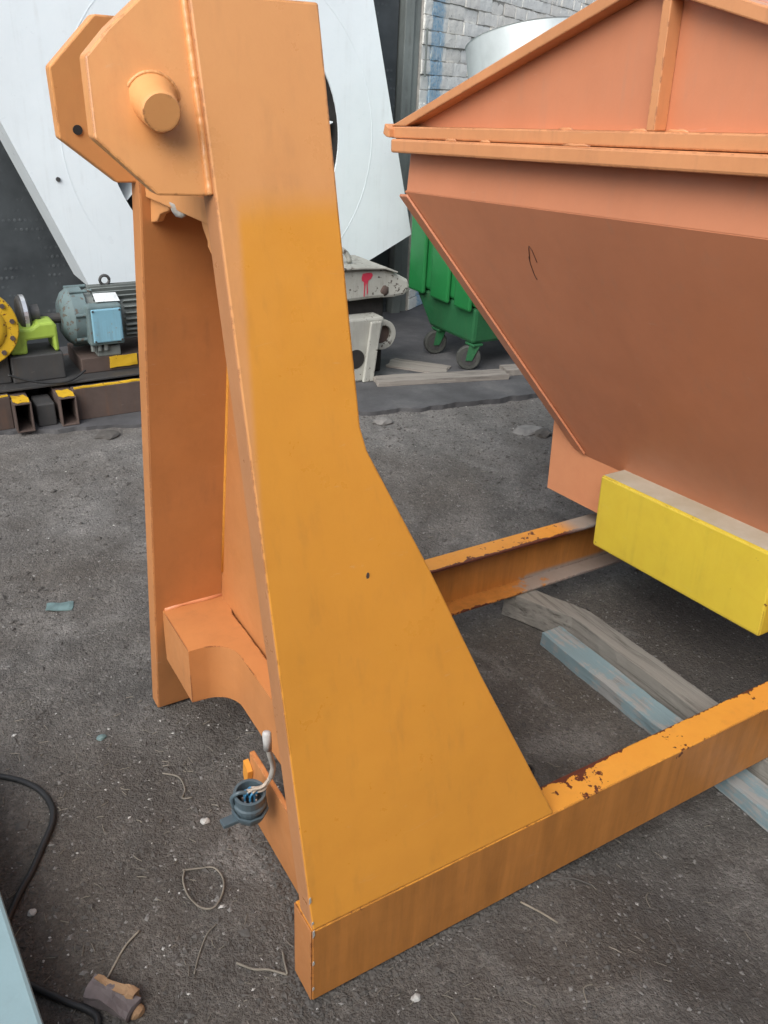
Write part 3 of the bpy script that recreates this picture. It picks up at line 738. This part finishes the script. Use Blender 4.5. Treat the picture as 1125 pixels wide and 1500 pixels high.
# ------------------------------------------------------------------ skid with motor and pump
SZ = .014
SK = thing('steel_skid', 'low rusty steel skid with smeared yellow paint under the motor', 'skid', (.75, 3.95, SZ))
obj('front_rail', box(.712, 1.75, 3.85, 3.90, SZ, .165), 'rusty', SK, bevel=.003)
obj('front_rail', box(-.6, .445, 3.87, 3.92, SZ, .165), 'rusty', SK, bevel=.003)
obj('rear_rail', box(-.6, 1.75, 4.36, 4.42, SZ, .165), 'rusty', SK, bevel=.003)
obj('deck_plate', box(-.6, 1.75, 3.93, 4.355, .166, .176), 'dark_steel', SK, bevel=.002)
def sq_tube(x0, x1, y0, y1, z0, z1, t):
    V = []
    for y in (y0, y1):
        V += [(x0, y, z0), (x1, y, z0), (x1, y, z1), (x0, y, z1), (x0 + t, y, z0 + t), (x1 - t, y, z0 + t), (x1 - t, y, z1 - t), (x0 + t, y, z1 - t)]
    F = []
    for i in range(4):
        j = (i + 1) % 4
        F += [(i, j, 8 + j, 8 + i), (4 + i, 12 + i, 12 + j, 4 + j), (i, 4 + i, 4 + j, j), (8 + i, 8 + j, 12 + j, 12 + i)]
    return V, F
for x in (.447, .64):
    tb = obj('cross_tube', sq_tube(x, x + .075, 3.80, 4.355, SZ + .001, .150, .007), 'rusty', SK, bevel=.002)
    g = [(x + .002, 3.81 + .02 * random.random(), .1515)] 
    pts = [(x + .003, 3.83), (x + .02, 3.803), (x + .045, 3.812), (x + .068, 3.803), (x + .073, 3.86), (x + .06, 3.91), (x + .03, 3.90), (x + .008, 3.92)]
    obj('yellow_smear', prism([(a, b, .1512) for a, b in pts], (0, 0, .002)), 'yellow_old', tb)
obj('packing_block', box(.545, .625, 3.84, 3.98, SZ, .12), 'dark_steel', SK, bevel=.006)
obj('yellow_edge', wobble_geo(grid_box(.72, 1.6, 3.852, 3.868, .1655, .172, 40, 1, 1), .004, 20), 'yellow_old', SK)
obj('yellow_edge', wobble_geo(grid_box(-.5, .44, 3.872, 3.885, .1655, .171, 40, 1, 1), .004, 20), 'yellow_old', SK)
obj('motor_plinth', box(.80, 1.62, 4.02, 4.31, .1765, .25), 'rusty', SK, bevel=.004)
obj('yellow_smear', wobble_geo(grid_box(.93, 1.06, 4.012, 4.0195, .195, .247, 8, 1, 4), .004, 25), 'yellow_old', SK)

MO = thing('electric_motor', 'teal grey finned electric motor on the rusty skid behind the leg', 'motor', (1.1, 4.16, .25))
mc = Vector((0, 4.155, .42)); mr = .113
obj('stator', cyl((.86, mc.y, mc.z), (1.50, mc.y, mc.z), mr, n=40), 'fin', MO)
for k in range(30):
    q = 2 * pi * k / 30
    if radians(238) < q < radians(300): continue
    d = Vector((0, cos(q), sin(q))); u = Vector((0, -sin(q), cos(q))) * .0028
    p = [mc + d * (mr - .004) - u, mc + d * (mr + .026) - u, mc + d * (mr + .026) + u, mc + d * (mr - .004) + u]
    if abs(sin(q)) < .62 and cos(q) < 0:  # behind the terminal box the fins stop short
        xs = (1.03, 1.47)
    else: xs = (.90, 1.47)
    obj('fin', prism([(xs[0], v.y, v.z) for v in p], (xs[1] - xs[0], 0, 0)), 'fin', MO)
obj('end_bell', lathe((.755, mc.y, mc.z), (1, 0, 0), [(0, .05), (.0, .08), (.02, .115), (.045, .132), (.105, .134), (.110, .115)], 48), 'motor', MO, smooth_='auto')
obj('end_bell', lathe((1.50, mc.y, mc.z), (1, 0, 0), [(0, .15), (.10, .15), (.14, .12), (.15, .03)], 36), 'motor', MO, bevel=.003)
obj('shaft', cyl((.60, mc.y, mc.z), (.76, mc.y, mc.z), .024, n=16), 'dark_steel', MO)
tbx = obj('terminal_box', box(.845, 1.005, 3.985, 4.06, .315, .500), 'motor', MO, bevel=.008)
obj('lid', box(.860, .998, 3.972, 3.9845, .330, .487), 'motor_lid', tbx, bevel=.012)
for x, z in ((.868, .338), (.990, .338), (.868, .479), (.990, .479)):
    obj('screw', cyl((x, 3.9695, z), (x, 3.972, z), .005, n=8), 'dark_steel', tbx)
for k in range(3):
    obj('cable_gland', cyl((.86 + .03 * k, 4.01, .285), (.86 + .03 * k, 4.01, .3148), .011, n=10), 'fin', tbx)
obj('nameplate', prism([(.900, 4.035, .507), (1.012, 4.035, .504), (1.000, 4.056, .540), (.895, 4.056, .542)], (0, -.002, .001)), 'label', MO)
ex = obj('lifting_eye', tube([(.98 + .022 * cos(a), mc.y, mc.z + mr + .045 + .022 * sin(a)) for a in [k * pi / 8 for k in range(17)]], .007, 8), 'dark_steel', MO, smooth_=True)
for x in (.88, 1.30):
    for y in (4.04, 4.25):
        obj('foot', box(x, x + .11, y - .02, y + .045, .2505, .30 + .0), 'fin', MO, bevel=.006)
for k in range(7):
    q = 2 * pi * k / 7 + .2
    p = Vector((.80, mc.y + .139 * cos(q), mc.z + .139 * sin(q)))
    obj('flange_bolt', cyl(p, p + Vector((.10, 0, 0)), .008, n=8), 'motor', MO)

PU = thing('pump', 'yellow round flanged pump with lime bracket at the left edge', 'pump', (.40, 4.1, .176))
pc = Vector((.375, 3.97, .45))
obj('cover_flange', lathe(pc, (0, 1, 0), [(0, .120), (0, .166), (.004, .170), (.026, .170), (.03, .166), (.03, .10)], 44), 'yellow_old', PU, bevel=.002)
obj('cover_dome', lathe(pc + Vector((0, -.014, 0)), (0, 1, 0), [(0, .001), (0, .09), (.006, .112), (.0138, .118)], 40, closed=False), 'yellow_old', PU, smooth_=True)
for k in range(12):
    q = 2 * pi * k / 12 + .15; p = pc + Vector((.145 * cos(q), 0, .145 * sin(q)))
    obj('bolt', cyl(p - Vector((0, .010, 0)), p, .011, n=6), 'rusty', PU)
obj('pump_body', lathe(pc + Vector((0, .0305, 0)), (0, 1, 0), [(0, .12), (.05, .155), (.20, .155), (.24, .12)], 36), 'yellow_old', PU)
obj('lime_bracket', prism([(.50, 4.02, .422), (.60, 4.02, .415), (.635, 4.02, .437), (.700, 4.02, .437), (.712, 4.02, .42), (.712, 4.02, .30), (.690, 4.02, .30), (.688, 4.02, .365), (.575, 4.02, .362), (.573, 4.02, .30), (.50, 4.02, .30)], (0, .15, 0)), 'lime', PU, bevel=.012)
obj('bracket_foot', box(.49, .72, 4.0, 4.20, .1765, .2995), 'dark_steel', PU, bevel=.006)
obj('pump_foot', box(.26, .485, 4.02, 4.22, .1765, .302), 'dark_steel', PU, bevel=.006)
obj('coupling', lathe((.57, 4.14, .45), (1, 0, 0), [(0, .05), (.0, .075), (.006, .086), (.022, .090), (.040, .086), (.046, .07), (.05, .045), (.09, .045)], 32), 'dark_steel', PU)
obj('coupling_band', lathe((.586, 4.14, .45), (1, 0, 0), [(0, .0905), (.0, .093), (.018, .092), (.018, .0890)], 32, closed=False), 'bright', PU)
tag(obj('control_cable', tube(spline([(.46, 3.93, .245), (.53, 3.92, .215), (.60, 3.915, .195), (.68, 3.912, .185), (.74, 3.93, .19), (.80, 3.955, .215)], 6), .005, 6), 'black', smooth_=True), 'thin black cable drooping along the skid deck below the lime bracket', 'cable')

# ------------------------------------------------------------------ weathered casting
GC = thing('pump_casting', 'flaking pale grey cast machine casing with a red paint mark', 'machine casing', (2.25, 3.95, .014))
def slabpoly(pts, y0, y1): return prism([(x, y0, z) for x, z in pts], (0, y1 - y0, 0))
bo = [(1.85, .455), (2.12, .440), (2.30, .445), (2.42, .440), (2.49, .448), (2.515, .470), (2.520, .500), (2.505, .530), (2.46, .553), (2.40, .580), (2.34, .598), (2.20, .606), (1.85, .612)]
BD = obj('upper_body', slabpoly(bo, 3.85, 4.15), 'casting', GC, bevel=.018)
obj('top_flange', slabpoly([(1.85, .613), (2.20, .607), (2.345, .599), (2.42, .574), (2.425, .582), (2.35, .611), (2.20, .620), (1.85, .625)], 3.825, 4.17), 'casting', GC, bevel=.004)
obj('top_ring', tube([(2.10 + .085 * cos(a), 3.93, .625 + .075 * sin(a)) for a in [k * pi / 14 for k in range(15)]], .014, 8), 'casting', GC, smooth_=True)
ht = [(2.215, .560), (2.222, .580), (2.245, .584), (2.275, .582), (2.282, .570), (2.272, .553), (2.255, .543), (2.252, .52), (2.256, .48), (2.250, .47), (2.247, .52), (2.242, .535), (2.237, .50), (2.236, .462), (2.231, .462), (2.232, .51), (2.230, .538), (2.218, .545)]
obj('red_paint_mark', slabpoly(ht, 3.8478, 3.8494), 'red', BD)
obj('mounting_lug', lump((2.36, 3.853, .485), (.026, .012, .028), 4), 'rusty', BD, smooth_=True)
obj('under_shadow', box(1.9, 2.40, 3.92, 4.20, .014, .440), 'void', GC, bevel=.01)  # near-black block stands in for the shadow under the upper body
pd = [(2.06, .014), (2.245, .014), (2.285, .10), (2.335, .34), (2.335, .358), (2.06, .362)]
obj('pedestal', slabpoly(pd, 3.80, 3.915), 'casting', GC, bevel=.012)
obj('pedestal_pillar', prism([(2.205, 3.78, .014), (2.27, 3.78, .014), (2.31, 3.78, .34), (2.245, 3.78, .34)], (0, .0195, 0)), 'casting', GC, bevel=.006)
obj('port_hole', cyl((2.165, 3.797, .145), (2.165, 3.81, .145), .052, n=28), 'void', GC)
obj('side_ring', ring(2.375, .235, .052, .082, 3.87, 3.915, 30), 'casting', GC, bevel=.004)
obj('ring_mesh', cyl((2.375, 3.895, .235), (2.375, 3.905, .235), .0515, n=24), 'rusty', GC)

# ------------------------------------------------------------------ green wheeled bin
GB = thing('waste_bin', 'green ribbed steel waste bin on castors behind the hopper', 'waste bin', (3.3, 4.0, .014))
up = [(2.8355, 3.66), (3.95, 3.66), (3.95, 4.33), (2.8355, 4.33)]
obj('upper_body', prism([(x, y, .385) for x, y in up], (0, 0, .80)), 'green', GB, bevel=.02)
lo0 = [(2.862, 3.70, .172), (3.90, 3.70, .172), (3.90, 4.14, .172), (2.862, 4.14, .172)]
lo1 = [(2.846, 3.675, .3845), (3.94, 3.675, .3845), (3.94, 4.31, .3845), (2.846, 4.31, .3845)]
obj('lower_body', (lo0 + lo1, [(0, 1, 2, 3), (4, 5, 6, 7)] + [(i, (i + 1) % 4, 4 + (i + 1) % 4, 4 + i) for i in range(4)]), 'green_dark', GB, bevel=.02)
for y0, y1 in ((4.155, 4.32), (3.905, 4.085), (3.69, 3.845)):
    obj('rib', prism([(2.835, y0, .36), (2.835, y1, .36), (2.835, y1, 1.12), (2.835, y0, 1.12)], (-.026, 0, 0)), 'green', GB, bevel=.014)
for k in range(5):
    x0 = 2.87 + k * .23
    obj('rib', box(x0, x0 + .16, 3.634, 3.6595, .36, 1.12), 'green', GB, bevel=.014)
obj('rim', box(2.79, 4.0, 3.605, 4.385, 1.186, 1.23), 'green', GB, bevel=.012)
obj('lid', prism([(2.81, 3.63, 1.2305), (2.81, 4.36, 1.2305), (2.81, 4.36, 1.235), (2.81, 3.66, 1.436)], (1.25, 0, 0)), 'green', GB, bevel=.01)
def castor(x, y, rz):
    e = obj('castor', box(x - .035, x + .035, y - .04, y + .04, .158, .1715), 'green_dark', GB, bevel=.003)
    dx, dy = cos(rz), sin(rz); px_, py_ = -dy, dx
    cx, cy = x - .025 * dx, y - .025 * dy; r = .070; zc = .014 + r
    obj('tyre', lathe((cx - px_ * .019, cy - py_ * .019, zc), (px_, py_, 0), [(0, .044), (0, r - .006), (.006, r), (.032, r), (.038, r - .006), (.038, .044)], 28), 'tyre', e, bevel=.001)
    obj('hub', lathe((cx - px_ * .021, cy - py_ * .021, zc), (px_, py_, 0), [(0, .012), (.001, .0435), (.041, .0435), (.042, .012)], 20), 'dark_steel', e)
    for s in (-1, 1):
        o_ = Vector((px_, py_, 0)) * (.026 * s)
        q = [Vector((x + dx * .03, y + dy * .03, .1575)), Vector((x - dx * .03, y - dy * .03, .1575)), Vector((cx - dx * .018, cy - dy * .018, zc - .012)), Vector((cx + dx * .018, cy + dy * .018, zc - .012))]
        obj('fork', prism([v + o_ for v in q], Vector((px_, py_, 0)) * (.003 * s)), 'green_dark', e)
castor(2.90, 3.735, radians(-32)); castor(2.90, 4.08, radians(-15)); castor(3.84, 3.74, 0); castor(3.84, 4.08, 0)

# galvanised duct section on the bin
GD = thing('duct_section', 'round galvanised sheet duct section seen above the hopper roof', 'duct', (3.30, 3.905, 1.371), (radians(-16.02), 0, 0))
obj('duct_wall', lathe((0, 0, 0), (0, 0, 1), [(.0, .35), (.335, .35), (.34, .354), (.34, .341), (.335, .343), (.0, .343)], 96, closed=False), 'galv', GD, local=True, smooth_='auto')
obj('base_band', lathe((0, 0, 0), (0, 0, 1), [(.10, .3505), (.10, .357), (.17, .357), (.17, .3505)], 96, closed=False), 'galv', GD, local=True, smooth_='auto')
obj('duct_end', cyl((0, 0, .001), (0, 0, .006), .342, n=56), 'galv', GD, local=True)

# ------------------------------------------------------------------ planks, cable, debris
def plank(name, label, p0, p1, wd, th, mat, seed, z0=.015):
    p0, p1 = Vector((*p0, 0)), Vector((*p1, 0)); L = (p1 - p0).length
    g = grid_box(0, L, -wd / 2, wd / 2, 0, th, 24, 3, 1); V = []
    for p in g[0]:
        q = p.copy(); e = min(p.x, L - p.x)
        q.x += .02 * noise.noise(Vector((p.y * 60 + seed, p.z * 30, 0))) * (1 if e < .05 else .1)
        q.y += .006 * noise.noise(Vector((p.x * 7 + seed, 0, 0))) + .004 * noise.noise(Vector((p.x * 30, seed, 0)))
        if p.z > 0: q.z += .004 * noise.noise(Vector((p.x * 9, p.y * 30, seed)))
        V.append(q)
    o = obj(name, (V, g[1]), mat)
    o.location = (p0.x, p0.y, z0); o.rotation_euler = (0, 0, math.atan2(p1.y - p0.y, p1.x - p0.x))
    return tag(o, label, 'plank')
plank('plank', 'long split grey plank lying flat in front of the bin castor', (2.26, 3.74), (3.00, 3.55), .11, .026, 'plank', 1)
plank('plank', 'short pale plank end half hidden by the hopper edge', (3.02, 3.60), (3.60, 3.47), .10, .034, 'plank', 4)
plank('plank', 'thin broken board under the rear bin castor', (2.52, 4.02), (2.74, 3.76), .16, .012, 'plank', 8)

def gp(x, y, dz=0.0): return Vector((x, y, gzn(x, y) + dz))
cab = [(-.25, 1.84), (-.08, 1.77), (.035, 1.699), (.095, 1.625), (.118, 1.56), (.112, 1.50), (.075, 1.43), (.045, 1.38), (.010, 1.33), (-.025, 1.26), (-.02, 1.16), (.04, 1.07), (.075, 1.03), (.085, 1.00), (.06, .965), (.02, .96)]
pts = spline([gp(x, y, .006) for x, y in cab], 7)
tag(obj('black_cable', tube(pts, .0070, 9), 'black', smooth_=True), 'black rubber cable snaking over the dirt at the left edge', 'cable')
# pale blue steel channel lying at the left edge
PS = obj('metal_chest', box(-.62, 0, 0, 1.30, -.065, .065), 'pale', bevel=.008)
PS.location = (.036, .42, .07); PS.rotation_euler = (0, 0, radians(3.65))
tag(PS, 'pale blue painted steel box edge poking in at the bottom left corner', 'steel box')

def chunk(name, label, cat, x, y, r, mat, seed, dz=0.0, rz=0.0, n=2, group=None):
    g = lump((0, 0, 0), r, seed, n); o = obj(name, g, mat)
    o.location = gp(x, y, r[2] * .45 + dz); o.rotation_euler = (0, 0, rz)
    return tag(o, label, cat, group)
# broken brick
bk = thing('brick_fragment', 'broken brick fragment lying on the dirt near the bottom left', 'brick', tuple(gp(.112, 1.028)), (0, 0, radians(38)))
fr = wobble_geo(grid_box(-.018, .020, -.050, .040, -.006, .026, 4, 8, 4), .010, 34, 3)
obj('broken_face', fr, 'brick_side', bk, local=True)
obj('fresh_break', wobble_geo(grid_box(.010, .026, -.047, .037, .006, .029, 3, 8, 3), .010, 42, 5), 'brick_frag', bk, local=True)
chunk('brick_crumb', 'small tan brick crumb beside the broken brick fragment', 'brick', .148, .985, (.016, .012, .011), 'brick_frag', 9)
# bottle cap ring
c_ = gp(1.185, 1.146, .004)
tag(obj('bottle_cap', lathe(c_, (0, 0, 1), [(0, .019), (.012, .019), (.014, .017), (.014, .013), (.006, .012), (.005, .001)], 22, closed=False), 'black'), 'black plastic bottle cap on the ground inside the frame', 'bottle cap')
# straw ring
rg = [(.318, 1.232), (.350, 1.222), (.378, 1.208), (.385, 1.175), (.372, 1.142), (.345, 1.118), (.322, 1.13), (.308, 1.165), (.310, 1.205), (.322, 1.230)]
tag(obj('straw_ring', tube(spline([gp(x, y, .005) for x, y in rg], 5), .0021, 6), 'straw', smooth_=True), 'loop of dry straw lying on the dirt left of the leg', 'straw')
# twigs
def twig(label, pts, r=.003, mat='bark', extra=None):
    r *= .72
    g = tube(spline([gp(x, y, .003) for x, y in pts], 4), r, 6, None)
    if extra: g = join(g, tube(spline([gp(x, y, .006) for x, y in extra], 4), r * .8, 6))
    tag(obj('twig', g, mat, smooth_=True), label, 'twig')
twig('forked dry twig touching the bottom corner of the orange leg', [(.338, .985), (.362, .958), (.385, .945), (.412, .918)], .0035, 'straw', [(.412, .918), (.418, .945), (.424, .965)])
twig('thin straight stalk lying across the dirt below the straw ring', [(.262, 1.005), (.285, 1.04), (.312, 1.07), (.335, 1.08)], .002, 'straw')
twig('long thin stick pointing at the broken brick', [(.098, 1.055), (.125, 1.08), (.165, 1.12), (.20, 1.14)], .003)
twig('crooked root bit near the curved foot of the frame', [(.37, 1.53), (.40, 1.50), (.40, 1.455), (.385, 1.43), (.405, 1.42)], .003, 'straw')
twig('bent grey stem poking out under the near beam', [(.90, .83), (.92, .79), (.935, .755)], .003)
twig('dark curved stem under the near beam', [(1.0, .84), (1.04, .825), (1.075, .79)], .003, 'chip_dark')
twig('angled pale straw on the ground at bottom right', [(.87, .60), (.885, .625), (.905, .622)], .002, 'straw')
twig('short bent straw right of the near beam', [(1.165, .71), (1.18, .735), (1.20, .745)], .0018, 'straw')
# flat stones and shards
chunk('flat_stone', 'flat pale stone slab on the ground behind the frame', 'stone', 2.60, 2.86, (.085, .055, .016), 'chip_grey', 2)
chunk('tar_lump', 'dark lump of tar beside the flat pale stone', 'stone', 2.64, 2.80, (.05, .035, .022), 'chip_dark', 6)
chunk('flat_stone', 'dark rounded stone below the rusty skid', 'stone', .80, 3.66, (.055, .045, .018), 'chip_dark', 11)
chunk('flat_stone', 'grey stone just right of the orange leg', 'stone', 2.02, 3.26, (.05, .04, .02), 'chip_grey', 13)
o = obj('plastic_shard', wobble_geo(grid_box(-.04, .04, -.02, .02, 0, .004, 6, 4, 1), .006, 30), 'teal_chip'); o.location = gp(.31, 2.35, .004); o.rotation_euler = (.05, .04, radians(-20))
tag(o, 'flat teal plastic shard on the dirt left of the leg', 'plastic')
chunk('foam_crumb', 'white crumb of foam near the hanging plug', 'litter', .405, 1.335, (.011, .009, .007), 'chip', 21)
chunk('stone_chip', 'white stone chip in front of the near beam', 'litter', .60, .765, (.010, .008, .006), 'chip', 22)
chunk('plastic_scrap', 'small teal plastic scrap left of the curved foot', 'litter', .275, 1.72, (.012, .009, .006), 'teal_chip', 23)
chunk('stone_chip', 'white oval chip by the cable end', 'litter', .028, 1.285, (.009, .008, .006), 'chip', 24)
chunk('pebble', 'white pebble at the bottom of the picture', 'litter', .325, .835, (.010, .008, .006), 'chip', 25)

# loose grit, chips and straw nobody could count
def scatter(name, n, area, size, mat, label, cat, seed, flat=.6, keep=None):
    rnd = random.Random(seed); V, F = [], []
    base = [Vector(v) for v in ((1, 0, 0), (-1, 0, 0), (0, 1, 0), (0, -1, 0), (0, 0, 1), (0, 0, -1))]
    bf = [(0, 2, 4), (2, 1, 4), (1, 3, 4), (3, 0, 4), (2, 0, 5), (1, 2, 5), (3, 1, 5), (0, 3, 5)]
    c = 0
    while c < n:
        x = rnd.uniform(area[0], area[1]); y = rnd.uniform(area[2], area[3])
        if keep and not keep(x, y, rnd): continue
        s = rnd.uniform(*size) * (rnd.random() ** 1.5 * .8 + .35); q = rnd.uniform(0, 2 * pi)
        k = len(V); p = gp(x, y)
        sx, sy, sz = s * rnd.uniform(.6, 1.4), s * rnd.uniform(.5, 1.0), s * flat * rnd.uniform(.5, 1)
        tx = rnd.uniform(-.5, .5)
        for b in base:
            v = Vector((b.x * sx, b.y * sy, b.z * sz)) * rnd.uniform(.7, 1.25)
            v = Matrix.Rotation(q, 3, 'Z') @ (Matrix.Rotation(tx, 3, 'X') @ v)
            V.append(p + v + Vector((0, 0, sz * .3)))
        F += [tuple(i + k for i in t_) for t_ in bf]; c += 1
    tag(obj(name, (V, F), mat), label, cat, kind='stuff')
area = (-.3, 3.3, .35, 3.5)
def bank(x, y, r):
    d = min(abs(y - .845) if x > .42 and x < 2.2 else 9, abs(x - .425) if .84 < y < .93 else 9, math.hypot(x - .47, y - 1.77), abs(x - .50) if .93 < y < 1.31 else 9)
    return d < .035 and r.random() < 1 - d / .035
scatter('dirt_bank', 2600, (.38, 1.4, .80, 1.82), (.003, .010), 'chip_dark', 'loose dirt gathered against the foot of the orange frame', 'dirt', 12, keep=bank)
scatter('dirt_clods', 2600, area, (.006, .014), 'chip_dark', 'small dark clods of dirt strewn over the yard ground', 'dirt', 11)
scatter('dark_grit', 22000, area, (.003, .0085), 'chip_dark', 'dark grit strewn over the yard ground', 'grit', 1)
scatter('grey_grit', 15000, area, (.002, .0065), 'chip_grey', 'grey grit strewn over the yard ground', 'grit', 2)
def lk(x, y, r): return r.random() < (1.0 if x < .75 and y < 1.75 else .16)
scatter('white_grit', 900, area, (.0015, .0055), 'chip', 'white chips strewn over the yard ground', 'grit', 3, keep=lk)
def scatter_straw(name, n, seed, mat, label, keep):
    rnd = random.Random(seed); V, F = [], []; c = 0
    while c < n:
        x = rnd.uniform(-.2, 2.2); y = rnd.uniform(.5, 2.6)
        if not keep(x, y, rnd): continue
        L = rnd.uniform(.006, .026); q = rnd.uniform(0, pi); d = Vector((cos(q), sin(q))); w_ = rnd.uniform(.0005, .0012); b = rnd.uniform(-.3, .3)
        k = len(V)
        for s in (-.5, 0, .5):
            cx = x + d.x * L * s - d.y * b * L * (.25 - s * s); cy = y + d.y * L * s + d.x * b * L * (.25 - s * s)
            p = gp(cx, cy, .004)
            for u, h in ((-1, 0), (0, 1.4), (1, 0)): V.append(p + Vector((-d.y * w_ * u, d.x * w_ * u, h * w_)))
        for s in (0, 1):
            a = k + 3 * s
            F += [(a, a + 1, a + 4, a + 3), (a + 1, a + 2, a + 5, a + 4)]
        c += 1
    tag(obj(name, (V, F), mat), label, 'straw', kind='stuff')
scatter_straw('straw_litter', 700, 5, 'straw', 'thin dry straw and wood splinters littering the ground', lambda x, y, r: r.random() < (1 if x < .7 and y < 1.9 else .25) or (1.0 < x < 1.6 and 1.0 < y < 1.7 and r.random() < .8))

# unseen wall added behind the camera to shade the near faces
SW = thing('shade_wall', 'plain dark block wall added unseen behind the viewpoint to shade the near faces', 'wall', (1.0, -2.2, 0))
obj('wall_face', box(-6, 9, -2.4, -2.2, -.05, 3.1), 'fin', SW)
obj('coping', box(-6.05, 9.05, -2.45, -2.15, 3.1005, 3.20), 'concrete', SW, bevel=.01)
